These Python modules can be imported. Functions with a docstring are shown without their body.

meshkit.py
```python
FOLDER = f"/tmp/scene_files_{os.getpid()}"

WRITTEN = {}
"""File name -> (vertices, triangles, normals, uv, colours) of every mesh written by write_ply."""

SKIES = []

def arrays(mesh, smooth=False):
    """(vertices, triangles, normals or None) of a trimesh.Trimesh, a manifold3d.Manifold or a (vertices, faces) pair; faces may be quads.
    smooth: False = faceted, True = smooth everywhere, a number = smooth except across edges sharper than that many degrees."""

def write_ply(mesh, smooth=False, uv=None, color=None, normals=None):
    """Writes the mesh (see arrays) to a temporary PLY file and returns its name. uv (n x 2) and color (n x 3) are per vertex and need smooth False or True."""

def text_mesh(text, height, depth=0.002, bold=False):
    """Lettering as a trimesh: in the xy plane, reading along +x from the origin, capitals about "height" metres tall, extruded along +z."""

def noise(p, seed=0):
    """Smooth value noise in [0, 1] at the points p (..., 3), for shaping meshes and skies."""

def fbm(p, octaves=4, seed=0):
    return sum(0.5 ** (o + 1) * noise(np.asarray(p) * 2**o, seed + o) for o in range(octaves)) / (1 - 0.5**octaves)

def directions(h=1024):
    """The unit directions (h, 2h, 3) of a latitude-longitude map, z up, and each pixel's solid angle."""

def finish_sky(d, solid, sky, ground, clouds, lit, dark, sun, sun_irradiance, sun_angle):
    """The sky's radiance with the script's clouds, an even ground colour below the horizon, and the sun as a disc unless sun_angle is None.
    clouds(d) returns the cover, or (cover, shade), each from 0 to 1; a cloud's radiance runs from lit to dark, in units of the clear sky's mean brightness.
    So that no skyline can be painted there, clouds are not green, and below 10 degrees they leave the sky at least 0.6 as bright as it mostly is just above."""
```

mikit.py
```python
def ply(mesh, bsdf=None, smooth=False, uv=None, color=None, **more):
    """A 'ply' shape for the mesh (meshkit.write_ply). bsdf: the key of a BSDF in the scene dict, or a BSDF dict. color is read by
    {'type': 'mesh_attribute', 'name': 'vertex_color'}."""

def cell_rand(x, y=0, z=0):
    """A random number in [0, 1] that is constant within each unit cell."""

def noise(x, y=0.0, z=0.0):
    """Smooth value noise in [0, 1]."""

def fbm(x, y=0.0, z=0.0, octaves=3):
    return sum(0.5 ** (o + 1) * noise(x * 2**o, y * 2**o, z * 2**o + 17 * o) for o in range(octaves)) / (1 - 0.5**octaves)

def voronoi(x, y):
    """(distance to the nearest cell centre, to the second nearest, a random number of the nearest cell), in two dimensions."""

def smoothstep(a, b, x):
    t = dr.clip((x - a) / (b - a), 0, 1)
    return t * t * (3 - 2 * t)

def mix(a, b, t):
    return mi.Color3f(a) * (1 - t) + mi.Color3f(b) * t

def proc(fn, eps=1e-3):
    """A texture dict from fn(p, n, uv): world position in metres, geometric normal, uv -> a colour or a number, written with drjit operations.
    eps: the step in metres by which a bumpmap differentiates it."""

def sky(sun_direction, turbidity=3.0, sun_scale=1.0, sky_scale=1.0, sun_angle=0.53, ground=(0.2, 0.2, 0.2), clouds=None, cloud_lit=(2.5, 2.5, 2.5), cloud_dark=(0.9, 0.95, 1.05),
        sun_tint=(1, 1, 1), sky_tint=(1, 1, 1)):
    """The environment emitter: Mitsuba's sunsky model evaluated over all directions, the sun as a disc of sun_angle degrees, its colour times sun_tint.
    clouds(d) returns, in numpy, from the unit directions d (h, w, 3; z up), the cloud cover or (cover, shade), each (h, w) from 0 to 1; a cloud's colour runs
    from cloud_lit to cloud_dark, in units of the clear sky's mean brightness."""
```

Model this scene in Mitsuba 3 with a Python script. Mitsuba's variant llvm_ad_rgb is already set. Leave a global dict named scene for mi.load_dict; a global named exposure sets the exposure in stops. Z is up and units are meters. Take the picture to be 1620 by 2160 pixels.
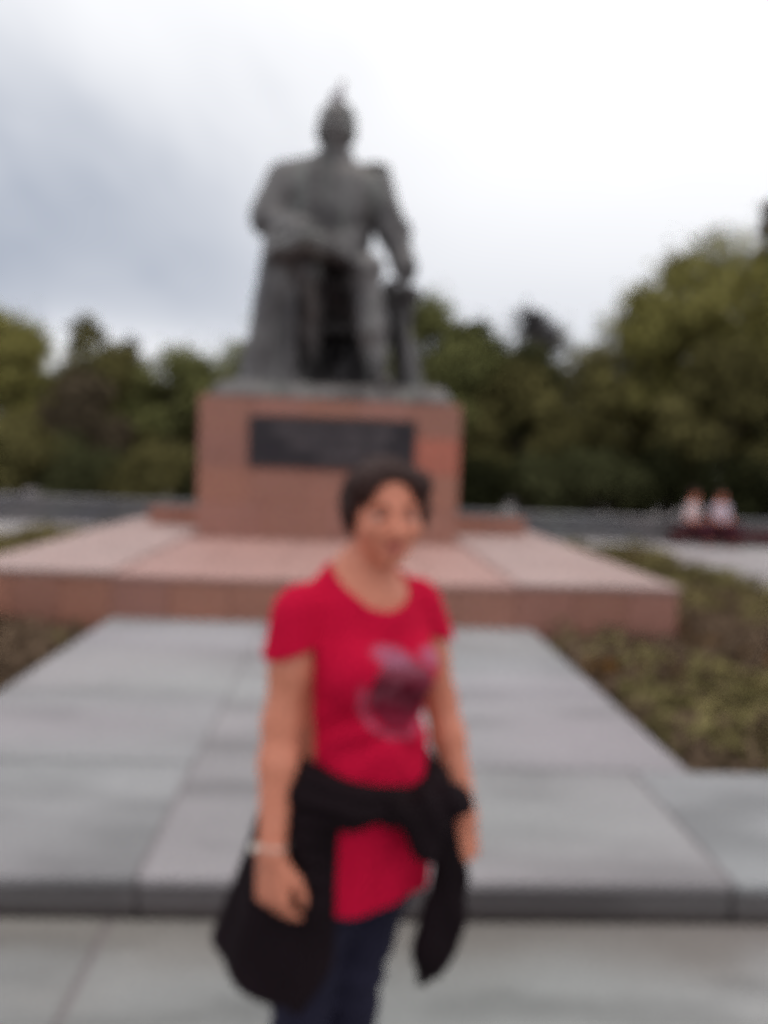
import math, numpy as np, trimesh, mitsuba as mi, drjit as dr, mikit, meshkit
from scipy import ndimage
T = mi.ScalarTransform4f
scene, labels = {}, {}

# ---------------------------------------------------------------- camera, sky, exposure
EYE = np.array([0.0, 0.0, 1.6])
RIGHT = np.array([0.998189, -0.047503, 0.036908])
UP = np.array([-0.033953, 0.061578, 0.997525])
FWD = np.array([0.049658, 0.996971, -0.059853])
APERTURE, FOCUS = 0.0023, 0.2        # a phone camera that has focused much too near
scene['camera'] = {'type': 'thinlens' if APERTURE else 'perspective',
                   'fov': 2 * math.degrees(math.atan(810 / 1700.0)), 'fov_axis': 'x', 'near_clip': 0.05, 'far_clip': 2000.0,
                   'to_world': T().look_at(origin=EYE.tolist(), target=(EYE + FWD).tolist(), up=UP.tolist())}
if APERTURE:
    scene['camera'].update(aperture_radius=APERTURE, focus_distance=FOCUS)


def vnoise(p, seed=0):
    """Smooth value noise in [0, 1] for an (..., 3) array."""
    p = np.asarray(p, float)
    i = np.floor(p).astype(np.int64)
    t = p - i
    t = t * t * (3 - 2 * t)

    def h(a, b, c):
        v = (i[..., 0] + a) * 374761393 + (i[..., 1] + b) * 668265263 + (i[..., 2] + c) * 2147483647 + seed * 97531
        v = (v ^ (v >> 13)) * 1274126177 & 0xFFFFFFFF
        return ((v ^ (v >> 16)) & 0xFFFFFF) / 16777215.0
    x, y, z = t[..., 0], t[..., 1], t[..., 2]
    l = lambda a, b, t: a + (b - a) * t
    return l(l(l(h(0, 0, 0), h(1, 0, 0), x), l(h(0, 1, 0), h(1, 1, 0), x), y),
             l(l(h(0, 0, 1), h(1, 0, 1), x), l(h(0, 1, 1), h(1, 1, 1), x), y), z)


def vfbm(p, seed=0, octaves=4):
    return sum(0.5 ** (o + 1) * vnoise(np.asarray(p) * 2 ** o, seed + o) for o in range(octaves)) / (1 - 0.5 ** octaves)


def clouds(d):
    """A closed layer of stratus: thick grey-blue rolls in the west, thin and bright in the east and overhead."""
    x, y, z = d[..., 0], d[..., 1], d[..., 2]
    az, el = np.degrees(np.arctan2(x, y)), np.degrees(np.arcsin(np.clip(z, -1, 1)))
    q = np.stack([az / 16, el / 9, 0 * az], -1)
    roll = vfbm(q + [3.1, 1.7, 0.5], 5, 4)
    wisp = vfbm(np.stack([(az + 0.9 * el) / 9, (el - 0.4 * az) / 14, 0 * az + 4], -1), 9, 4)
    west = 1 / (1 + np.exp((az + 3 - 0.25 * (el - 15)) / 4.5))
    bank = np.exp(-((el - 11.5) / 6.5) ** 2)
    high = np.exp(-((el - 21) / 7) ** 2)
    low = np.exp(-((el - 6.5) / 2.2) ** 2)
    shade = 0.06 + west * (0.80 * bank * (0.65 + 0.5 * roll) + 0.42 * high * (0.1 + 1.4 * wisp) - 0.25 * low * (az > -20)) + 0.12 * (roll - 0.4)
    shade = shade + (1 - west) * 0.36 * np.exp(-((el - 8) / 8.5) ** 2)
    return np.ones_like(x), np.clip(shade, 0, 1)


scene['sky'] = mikit.sky((0.12, -0.10, 1.0), turbidity=4, sun_scale=0.10, sun_angle=24, clouds=clouds,
                         cloud_lit=(3.9, 3.9, 3.95), cloud_dark=(1.15, 1.33, 1.68), ground=(0.25, 0.24, 0.23))
exposure = 1.15

# ---------------------------------------------------------------- mesh helpers


def surface_nets(f, lo, hi, h):
    """The surface f = 0 of a signed distance f(points), meshed by naive surface nets on a narrow band."""
    lo, hi = np.asarray(lo, float), np.asarray(hi, float)
    m = np.ceil((hi - lo) / (4 * h)).astype(int)
    ax = [lo[k] + 4 * h * np.arange(m[k] + 1) for k in range(3)]
    c = f(np.stack(np.meshgrid(*ax, indexing='ij'), -1).reshape(-1, 3)).reshape(m + 1)
    v = c
    for k in range(3):
        n = v.shape[k]
        t = np.arange(4 * (n - 1) + 1) / 4.0
        i = np.minimum(t.astype(int), n - 2)
        w = (t - i).reshape([-1 if a == k else 1 for a in range(3)])
        v = np.take(v, i, k) * (1 - w) + np.take(v, i + 1, k) * w
    v = v.copy()
    idx = np.argwhere(np.abs(v) < 7 * h)
    v[tuple(idx.T)] = f(lo + idx * h)
    s = v < 0
    nx, ny, nz = np.array(v.shape) - 1
    cnt = sum(s[a:a + nx, b:b + ny, d:d + nz].astype(np.int8) for a in (0, 1) for b in (0, 1) for d in (0, 1))
    cells = np.argwhere((cnt > 0) & (cnt < 8))
    idm = np.full((nx, ny, nz), -1, np.int64)
    idm[tuple(cells.T)] = np.arange(len(cells))
    acc, num = np.zeros((len(cells), 3)), np.zeros(len(cells))
    off = np.array([[a, b, d] for a in (0, 1) for b in (0, 1) for d in (0, 1)])
    for a in range(8):
        for b in range(a + 1, 8):
            if np.abs(off[a] - off[b]).sum() != 1:
                continue
            va, vb = v[tuple((cells + off[a]).T)], v[tuple((cells + off[b]).T)]
            x = (va < 0) != (vb < 0)
            t = np.where(x, va / np.where(x, va - vb, 1), 0)
            acc += x[:, None] * (off[a] + t[:, None] * (off[b] - off[a]))
            num += x
    verts = lo + (cells + acc / num[:, None]) * h
    faces = []
    for k in range(3):
        e = np.eye(3, dtype=int)
        a, b = e[(k + 1) % 3], e[(k + 2) % 3]
        sl0 = [slice(1, -1)] * 3
        sl0[k] = slice(0, -1)
        sl1 = [slice(1, -1)] * 3
        sl1[k] = slice(1, None)
        s0, s1 = s[tuple(sl0)], s[tuple(sl1)]
        g = np.argwhere(s0 != s1)
        base = np.array([1, 1, 1])
        base[k] = 0
        g = g + base
        inside = s[tuple(g.T)]
        q = np.stack([idm[tuple((g - o).T)] for o in (0 * a, a, a + b, b)], 1)
        q = np.where(inside[:, None], q, q[:, ::-1])
        faces.append(q)
    q = np.vstack(faces)
    return trimesh.Trimesh(verts, np.vstack([q[:, [0, 1, 2]], q[:, [0, 2, 3]]]), process=False)


def rc(p, a, b, ra, rb=None):
    """A capsule from a to b whose radius runs from ra to rb."""
    a, b = np.asarray(a, float), np.asarray(b, float)
    rb = ra if rb is None else rb
    ab = b - a
    t = np.clip(((p - a) @ ab) / (ab @ ab), 0, 1)
    return np.linalg.norm(p - a - t[:, None] * ab, axis=1) - (ra + (rb - ra) * t)


def chain(p, pts, radii, k=0.0):
    d = None
    for i in range(len(pts) - 1):
        e = rc(p, pts[i], pts[i + 1], radii[i], radii[i + 1])
        d = e if d is None else (smin(d, e, k) if k else np.minimum(d, e))
    return d


def ell(p, c, r, R=None):
    q = p - np.asarray(c, float)
    if R is not None:
        q = q @ R
    r = np.asarray(r, float)
    k0 = np.linalg.norm(q / r, axis=1)
    k1 = np.linalg.norm(q / r ** 2, axis=1)
    return k0 * (k0 - 1) / np.maximum(k1, 1e-9)


def rbox(p, c, half, r=0.0, R=None):
    q = p - np.asarray(c, float)
    if R is not None:
        q = q @ R
    q = np.abs(q) - (np.asarray(half, float) - r)
    return np.linalg.norm(np.maximum(q, 0), axis=1) + np.minimum(q.max(1), 0) - r


def smin(a, b, k):
    h = np.clip(0.5 + 0.5 * (b - a) / k, 0, 1)
    return b + (a - b) * h - k * h * (1 - h)


def smax(a, b, k):
    return -smin(-a, -b, k)


def rotz(deg):
    c, s = math.cos(math.radians(deg)), math.sin(math.radians(deg))
    return np.array([[c, -s, 0], [s, c, 0], [0, 0, 1.0]])


def cbox(x0, x1, y0, y1, z0, z1, b=0.006, jit=0.0, rng=None):
    """A box with bevelled edges (44 triangles)."""
    lo, hi = np.array([x0, y0, z0], float), np.array([x1, y1, z1], float)
    pts = []
    for sx in (0, 1):
        for sy in (0, 1):
            for sz in (0, 1):
                c = np.where([sx, sy, sz], hi, lo)
                s = np.where([sx, sy, sz], -b, b)
                for k in range(3):
                    o = s.copy()
                    o[k] = 0
                    pts.append(c + o)
    m = trimesh.convex.convex_hull(np.array(pts))
    if jit and rng is not None:
        m.vertices = m.vertices + rng.uniform(-jit, jit, 3) + rng.uniform(-jit, jit, m.vertices.shape) * 0.4
    return m


def tube(pts, radii, sides=8):
    p = np.asarray(pts, float)
    t = np.gradient(p, axis=0)
    t /= np.linalg.norm(t, axis=1, keepdims=True) + 1e-12
    a = np.cross(t, np.where(np.abs(t[:, 2:]) < 0.9, [0, 0, 1.0], [1.0, 0, 0]))
    a /= np.linalg.norm(a, axis=1, keepdims=True) + 1e-12
    b, ang = np.cross(t, a), np.arange(sides) * 2 * np.pi / sides
    v = p[:, None] + np.broadcast_to(radii, (len(p),))[:, None, None] * (np.cos(ang)[None, :, None] * a[:, None] + np.sin(ang)[None, :, None] * b[:, None])
    i, j = np.meshgrid(np.arange(len(p) - 1), np.arange(sides), indexing='ij')
    q = np.stack([i * sides + j, i * sides + (j + 1) % sides, (i + 1) * sides + (j + 1) % sides, (i + 1) * sides + j], -1).reshape(-1, 4)
    return trimesh.Trimesh(v.reshape(-1, 3), np.vstack([q[:, [0, 1, 2]], q[:, [0, 2, 3]]]), process=False)


def leaves(c, n, size, rng, narrow=0.45, spread=0.35):
    """One small folded leaf at each centre c, facing about n."""
    N = len(c)
    n = n / (np.linalg.norm(n, axis=1, keepdims=True) + 1e-9)
    r = rng.normal(size=(N, 3))
    u = np.cross(n, r)
    u /= np.linalg.norm(u, axis=1, keepdims=True) + 1e-9
    w = np.cross(n, u)
    s = (size * rng.uniform(1 - spread, 1 + spread, N))[:, None]
    v = np.stack([c - u * s * 0.5, c + w * s * narrow + n * s * 0.12, c + u * s * 0.5 - n * s * 0.1, c - w * s * narrow + n * s * 0.12], 1).reshape(-1, 3)
    i = np.arange(N)[:, None] * 4
    return trimesh.Trimesh(v, np.vstack([i + [0, 1, 2], i + [0, 2, 3]]), process=False)


join = trimesh.util.concatenate


def numbered(key):
    if key not in scene and key not in labels and not any(k.startswith(key + '__') for k in scene):
        return key
    i = 1
    while True:
        k = f'{key}_{i:03d}'
        if k not in scene and k not in labels and not any(s.startswith(k + '__') for s in scene):
            return k
        i += 1


_count = {}


def obj(key, mesh, bsdf, parent=None, smooth=False, label=None, cat=None, group=None, kind=None):
    full = (parent + '__' if parent else '') + key
    n = _count.get(full, 0)
    _count[full] = n + 1
    if n:
        full = f'{full}_{n:03d}'
    scene[full] = mikit.ply(mesh, bsdf, smooth=smooth)
    info = {k: v for k, v in dict(label=label, category=cat, group=group, kind=kind).items() if v}
    if info:
        labels[full] = info
    return full


def thing(key, label, cat, group=None):
    n = _count.get(key, 0)
    _count[key] = n + 1
    if n:
        key = f'{key}_{n:03d}'
    labels[key] = {'label': label, 'category': cat}
    if group:
        labels[key]['group'] = group
    return key


# ---------------------------------------------------------------- materials
F, C3, noise, fbm, mix, smoothstep = mi.Float, mi.Color3f, mikit.noise, mikit.fbm, mikit.mix, mikit.smoothstep


def mat(name, color, rough=0.8, spec=0.3, bump=None, bscale=0.002, beps=1e-3, **more):
    b = {'type': 'principled', 'roughness': rough, 'specular': spec,
         'base_color': mikit.proc(color) if callable(color) else {'type': 'rgb', 'value': list(color)}, **more}
    if bump is not None:
        b = {'type': 'bumpmap', 'arbitrary': mikit.proc(bump, beps), 'scale': bscale, 'bsdf': b}
    scene[name] = {'type': 'twosided', 'bsdf': b}
    return name


def concrete(tint, off):
    def fn(p, n, uv):
        x, y, z = p.x + off, p.y + 2 * off, p.z
        big = fbm(x * 0.9, y * 2.6, z * 1.5, 4)
        blot = smoothstep(0.50, 0.74, fbm(x * 1.3 + 7, y * 4.2, z, 4))
        warm = noise(x * 0.7 + 3, y * 1.6, 5)
        grain = noise(x * 130, y * 130, z * 130)
        c = mix((0.95, 1.0, 1.0), (1.03, 0.98, 1.03), warm) * (0.80 + 0.40 * big) * (0.9 + 0.2 * grain)
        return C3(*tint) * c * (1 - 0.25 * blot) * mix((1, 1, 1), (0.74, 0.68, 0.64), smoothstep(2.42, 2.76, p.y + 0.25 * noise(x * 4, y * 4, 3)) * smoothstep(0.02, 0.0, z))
    return fn


grain_bump = lambda p, n, uv: 0.6 * noise(p.x * 90, p.y * 90, p.z * 90) + 0.4 * noise(p.x * 30, p.y * 30, p.z * 30)
for i, (t, o) in enumerate((((0.305, 0.295, 0.297), 0.0), ((0.309, 0.297, 0.296), 13.7), ((0.298, 0.291, 0.295), 31.1))):
    mat(f'mat_paving_{i}', concrete(t, o), 0.85, 0.25, grain_bump, 0.004)
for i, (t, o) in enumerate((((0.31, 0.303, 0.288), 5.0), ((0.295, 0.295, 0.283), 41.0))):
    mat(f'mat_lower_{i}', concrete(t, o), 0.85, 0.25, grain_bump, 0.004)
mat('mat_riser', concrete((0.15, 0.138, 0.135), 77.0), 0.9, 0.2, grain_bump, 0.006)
mat('mat_plaza', concrete((0.30, 0.275, 0.27), 19.0), 0.9, 0.2)


def granite(tint, off):
    def fn(p, n, uv):
        x, y, z = p.x + off, p.y - off, p.z + off
        s = noise(x * 190, y * 190, z * 190)
        m = noise(x * 70 + 9, y * 70, z * 70)
        big = fbm(x * 1.3, y * 1.3, z * 1.8, 3)
        c = mix(C3(*tint) * 0.8, C3(*tint) * 1.2, big)
        c = mix(c, C3(0.06, 0.05, 0.05), 0.55 * smoothstep(0.72, 0.86, s))
        return mix(c, C3(0.55, 0.42, 0.38), 0.35 * smoothstep(0.66, 0.85, m))
    return fn


for i, (t, o) in enumerate((((0.335, 0.150, 0.108), 0.0), ((0.345, 0.150, 0.102), 9.3), ((0.325, 0.147, 0.112), 21.7))):
    mat(f'mat_granite_{i}', granite(t, o), 0.55, 0.4)
for i, (t, o) in enumerate((((0.37, 0.260, 0.240), 3.0), ((0.385, 0.275, 0.255), 17.0))):
    mat(f'mat_granite_pale_{i}', granite(t, o), 0.6, 0.35)
mat('mat_granite_top', granite((0.385, 0.225, 0.198), 6.0), 0.6, 0.35)
mat('mat_granite_orange', granite((0.42, 0.13, 0.085), 2.0), 0.55, 0.4)
mat('mat_mortar', (0.20, 0.14, 0.125), 0.95, 0.1)
mat('mat_joint', (0.21, 0.18, 0.185), 0.95, 0.1)


def bronze(p, n, uv):
    a = fbm(p.x * 2.2, p.y * 2.2, p.z * 1.2, 4)
    streak = fbm(p.x * 7, p.y * 7, p.z * 0.9, 3)
    c = mix((0.044, 0.039, 0.041), (0.142, 0.133, 0.132), smoothstep(0.32, 0.68, a))
    return mix(c, (0.15, 0.158, 0.146), 0.6 * smoothstep(0.52, 0.72, streak))


mat('mat_bronze', bronze, 0.42, 0.6, metallic=0.35)
mat('mat_bronze_shaded', (0.045, 0.040, 0.040), 0.5, 0.5, metallic=0.3)  # chair bronze, darkened to paint in the shade of the hollow between the legs
mat('mat_plaque', lambda p, n, uv: mix((0.018, 0.016, 0.021), (0.034, 0.030, 0.036), fbm(p.x * 4, p.y, p.z * 4, 3)), 0.55, 0.3)
mat('mat_letters', (0.24, 0.21, 0.22), 0.5, 0.4, metallic=0.3)
mat('mat_soil', lambda p, n, uv: mix((0.045, 0.028, 0.02), (0.10, 0.065, 0.045), fbm(p.x * 9, p.y * 9, p.z * 9, 4)), 0.95, 0.1)
for i, (t, o) in enumerate((((0.16, 0.158, 0.158), 0.0), ((0.145, 0.142, 0.15), 12.0), ((0.175, 0.168, 0.165), 25.0))):
    mat(f'mat_wall_stone_{i}', concrete(t, o), 0.9, 0.2)


def leaf(a, b, seed):
    def fn(p, n, uv):
        r = mikit.cell_rand(p.x * 9 + seed, p.y * 9, p.z * 9)
        big = fbm(p.x * 0.8 + seed, p.y * 0.8, p.z * 0.8, 2)
        return mix(a, b, dr.clip(0.55 * r + 0.9 * (big - 0.22), 0, 1))
    return fn


LEAF = {'yellow_green': ((0.17, 0.162, 0.052), (0.40, 0.365, 0.125)), 'green': ((0.10, 0.108, 0.042), (0.27, 0.27, 0.105)),
        'dark_green': ((0.040, 0.043, 0.020), (0.12, 0.125, 0.058)), 'olive': ((0.080, 0.074, 0.030), (0.24, 0.215, 0.085)), 'shaded_green': ((0.016, 0.018, 0.009), (0.045, 0.048, 0.021)),  # last entry: shrub leaves with the shade under the trees put into the colour
        'brown': ((0.080, 0.064, 0.040), (0.20, 0.155, 0.105)), 'grey': ((0.075, 0.065, 0.068), (0.15, 0.14, 0.14)),
        'bed_brown': ((0.085, 0.058, 0.038), (0.25, 0.175, 0.120)), 'bed_olive': ((0.085, 0.078, 0.030), (0.33, 0.275, 0.125)),
        'rust': ((0.11, 0.05, 0.018), (0.20, 0.11, 0.03))}
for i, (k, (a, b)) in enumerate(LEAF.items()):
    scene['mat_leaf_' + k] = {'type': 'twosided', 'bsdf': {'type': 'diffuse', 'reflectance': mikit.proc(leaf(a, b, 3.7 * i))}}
mat('mat_bark', lambda p, n, uv: mix((0.035, 0.028, 0.024), (0.09, 0.075, 0.065), fbm(p.x * 14, p.y * 14, p.z * 3, 3)), 0.95, 0.1)

YAW, BODY = 30.0, np.array([0.05, 1.75, 0.0])
RB = rotz(YAW)


def cloth_bump(p, n, uv):
    return noise(p.x * 420, p.y * 420, p.z * 420)


def shirt_color(p, n, uv):
    dx, dy = p.x - float(BODY[0]), p.y - float(BODY[1])
    c, s = math.cos(math.radians(YAW)), math.sin(math.radians(YAW))
    lx, ly = dx * c + dy * s, -dx * s + dy * c
    u, v = (lx - 0.026) / 0.104, (p.z - 1.120) / 0.098 + 0.24 * (lx - 0.026) / 0.100
    base = mix((0.49, 0.004, 0.034), (0.57, 0.006, 0.043), fbm(p.x * 9, p.y * 9, p.z * 9, 3))
    r = dr.sqrt(dr.square(u / 1.05) + v * v)
    wob = 0.14 * (fbm(u * 5, v * 5, 2, 3) - 0.5)
    disc = 1 - smoothstep(0.74, 0.86, r + wob)
    ring = smoothstep(0.84, 0.90, r + wob) * (1 - smoothstep(0.99, 1.08, r + wob)) * (1 - smoothstep(-0.15, 0.2, v))
    inner = mix((0.20, 0.016, 0.038), (0.075, 0.010, 0.020), dr.exp(-dr.square((v - 0.03 + 0.12 * u) / 0.30)))
    inner = mix(inner, (0.36, 0.15, 0.20), 0.5 * smoothstep(0.28, 0.62, v + wob))
    lines = smoothstep(0.62, 0.70, noise(u * 7, v * 7, 3)) * smoothstep(0.5, 0.3, dr.abs(v))
    inner = mix(inner, (0.30, 0.12, 0.16), 0.35 * lines)
    patch = lambda a, b, ru, rv: 1 - smoothstep(0.6, 1.2, dr.sqrt(dr.square((u - a) / ru) + dr.square((v - b) / rv)) + 1.6 * wob)
    lil = dr.maximum(patch(-0.30, 0.78, 0.50, 0.24), patch(0.68, 0.92, 0.40, 0.24))
    col = mix(base, inner, 0.95 * disc)
    col = mix(col, (0.40, 0.12, 0.19), 0.6 * ring)
    col = mix(col, (0.43, 0.16, 0.25), 0.7 * lil)
    return dr.select(ly < 0, col, base)


mat('mat_shirt', shirt_color, 0.85, 0.08)
mat('mat_skin', lambda p, n, uv: mix((0.53, 0.180, 0.105), (0.65, 0.250, 0.160), fbm(p.x * 18, p.y * 18, p.z * 18, 3)), 0.45, 0.4)
mat('mat_lip', (0.42, 0.11, 0.095), 0.4, 0.4)
mat('mat_hair', lambda p, n, uv: mix((0.020, 0.009, 0.008), (0.050, 0.022, 0.018), noise(p.x * 300, p.y * 300, p.z * 40)), 0.6, 0.25)
mat('mat_eye_white', (0.42, 0.38, 0.35), 0.2, 0.5)
mat('mat_iris', (0.03, 0.018, 0.012), 0.15, 0.6)
mat('mat_jacket', lambda p, n, uv: mix((0.007, 0.004, 0.005), (0.014, 0.008, 0.011), fbm(p.x * 12, p.y * 12, p.z * 12, 3)), 0.85, 0.1)
mat('mat_trousers', lambda p, n, uv: mix((0.010, 0.009, 0.022), (0.020, 0.018, 0.040), fbm(p.x * 10, p.y * 10, p.z * 6, 3)), 0.8, 0.2)
mat('mat_shoe', (0.02, 0.018, 0.02), 0.5, 0.4)
mat('mat_silver', (0.75, 0.72, 0.66), 0.25, 0.5, metallic=0.9)
mat('mat_white_cloth', (0.62, 0.52, 0.54), 0.85, 0.15)
mat('mat_bench', lambda p, n, uv: mix((0.060, 0.016, 0.018), (0.09, 0.024, 0.026), noise(p.x * 3, p.y * 40, p.z * 40)), 0.6, 0.3)
mat('mat_bird_white', (0.62, 0.58, 0.62), 0.8, 0.2)
mat('mat_bird_grey', (0.30, 0.28, 0.32), 0.8, 0.2)
mat('mat_bird_beak', (0.45, 0.22, 0.05), 0.5, 0.3)

# ---------------------------------------------------------------- ground, pavements, beds
ZT = 0.13                         # level of the upper terrace
obj('ground', trimesh.Trimesh([[-400, -100, -0.06], [400, -100, -0.06], [400, 900, -0.06], [-400, 900, -0.06]], [[0, 1, 2], [0, 2, 3]]), 'mat_soil', kind='structure')
rng = np.random.default_rng(4)
obj('lower_pavement', cbox(-12, 12, -12, 2.745, -0.05, -0.009), 'mat_joint', kind='structure')
xs = np.array([-0.757 + 2.9 * k for k in range(-3, 4)])
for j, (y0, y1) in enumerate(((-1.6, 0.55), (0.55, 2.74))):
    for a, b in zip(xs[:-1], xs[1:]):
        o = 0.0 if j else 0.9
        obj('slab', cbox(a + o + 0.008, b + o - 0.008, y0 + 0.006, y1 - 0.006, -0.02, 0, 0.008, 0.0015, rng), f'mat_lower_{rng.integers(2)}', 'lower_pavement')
# the upper walk: a bed of mortar, a recessed stone riser and slabs
obj('upper_pavement', join([cbox(-9, 9, 2.80, 3.835, 0.0, ZT - 0.010), cbox(-2.06, 1.76, 3.835, 7.27, 0.0, ZT - 0.010)]), 'mat_joint', kind='structure')
xs = np.array([-0.68 + 2.14 * k for k in range(-4, 5)])
for a, b in zip(xs[:-1], xs[1:]):
    obj('slab', cbox(a + 0.006, b - 0.006, 2.765, 3.836, ZT - 0.04, ZT, 0.008, 0.0015, rng), f'mat_paving_{rng.integers(3)}', 'upper_pavement')
for a, b in zip(xs[:-1], xs[1:]):
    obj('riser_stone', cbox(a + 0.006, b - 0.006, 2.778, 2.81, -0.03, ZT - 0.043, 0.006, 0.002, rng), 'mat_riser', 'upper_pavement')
for j, (y0, y1) in enumerate(((3.842, 5.0), (5.0, 6.15), (6.15, 7.272))):
    cut = [-2.06, -0.68, 0.62, 1.76]
    for a, b in zip(cut[:-1], cut[1:]):
        obj('slab', cbox(a + 0.003, b - 0.003, y0 + 0.002, y1 - 0.002, ZT - 0.04, ZT, 0.005, 0.0012, rng), f'mat_paving_{rng.integers(3)}', 'upper_pavement')
obj('plaza', join([cbox(5.62, 120, 3.842, 15.2, 0, ZT - 0.004), cbox(-120, -5.62, 3.842, 15.2, 0, ZT - 0.004), cbox(-120, 120, 15.204, 160, 0, ZT - 0.004)]), 'mat_plaza', kind='structure')


def soil_sheet(x0, x1, y0, y1, n):
    gx, gy = np.linspace(x0, x1, n), np.linspace(y0, y1, 2 * n)
    X, Y = np.meshgrid(gx, gy, indexing='ij')
    Z = -0.03 + 0.05 * vfbm(np.stack([X * 3, Y * 3, 0 * X], -1), 3)
    i, j = np.meshgrid(np.arange(n - 1), np.arange(2 * n - 1), indexing='ij')
    k = i * 2 * n + j
    q = np.stack([k, k + 2 * n, k + 2 * n + 1, k + 1], -1).reshape(-1, 4)
    return trimesh.Trimesh(np.stack([X, Y, Z], -1).reshape(-1, 3), np.vstack([q[:, [0, 1, 2]], q[:, [0, 2, 3]]]), process=False)


obj('flower_bed', soil_sheet(1.765, 5.615, 3.845, 15.2, 50), 'mat_soil', smooth=True, kind='structure')
obj('flower_bed', soil_sheet(-5.615, -2.065, 3.845, 15.2, 50), 'mat_soil', smooth=True, kind='structure')

# ---------------------------------------------------------------- stone platform and pedestal
PX0, PX1, PY0, PY1, PZ = -3.40, 3.13, 7.28, 13.75, 0.555
CX0, CX1, CZ = -2.06, 1.62, 0.528
plat = thing('granite_platform', 'wide low pink granite platform with pale top slabs under the pedestal', 'platform')
obj('core', join([cbox(PX0 + 0.06, CX0, PY0 + 0.06, PY1 - 0.06, 0.0, PZ - 0.055), cbox(CX1, PX1 - 0.06, PY0 + 0.06, PY1 - 0.06, 0.0, PZ - 0.055), cbox(CX0 + 0.002, CX1 - 0.002, PY0 + 0.06, PY1 - 0.06, 0.0, CZ - 0.055)]), 'mat_mortar', plat)


def facing(parent, along, u0, u1, fixed, out, z0, z1, n, rows, mats, rng, thick=0.055, gap=0.003, name='facing_stone'):
    """A cladding of stones on an upright face. along: 'x' or 'y'; out: +1 or -1, the side the face looks to."""
    zs = np.linspace(z0, z1, rows + 1)
    for r in range(rows):
        us = np.linspace(u0, u1, n + 1)
        us[1:-1] += rng.uniform(-0.04, 0.04, n - 1)
        for a, b in zip(us[:-1], us[1:]):
            d = rng.uniform(0, 0.003)
            f0, f1 = sorted((fixed + out * d, fixed - out * thick))
            box = (a + gap, b - gap, f0, f1) if along == 'x' else (f0, f1, a + gap, b - gap)
            obj(name, cbox(*box, zs[r] + gap, zs[r + 1] - gap, 0.006), mats[rng.integers(len(mats))], parent)


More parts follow.
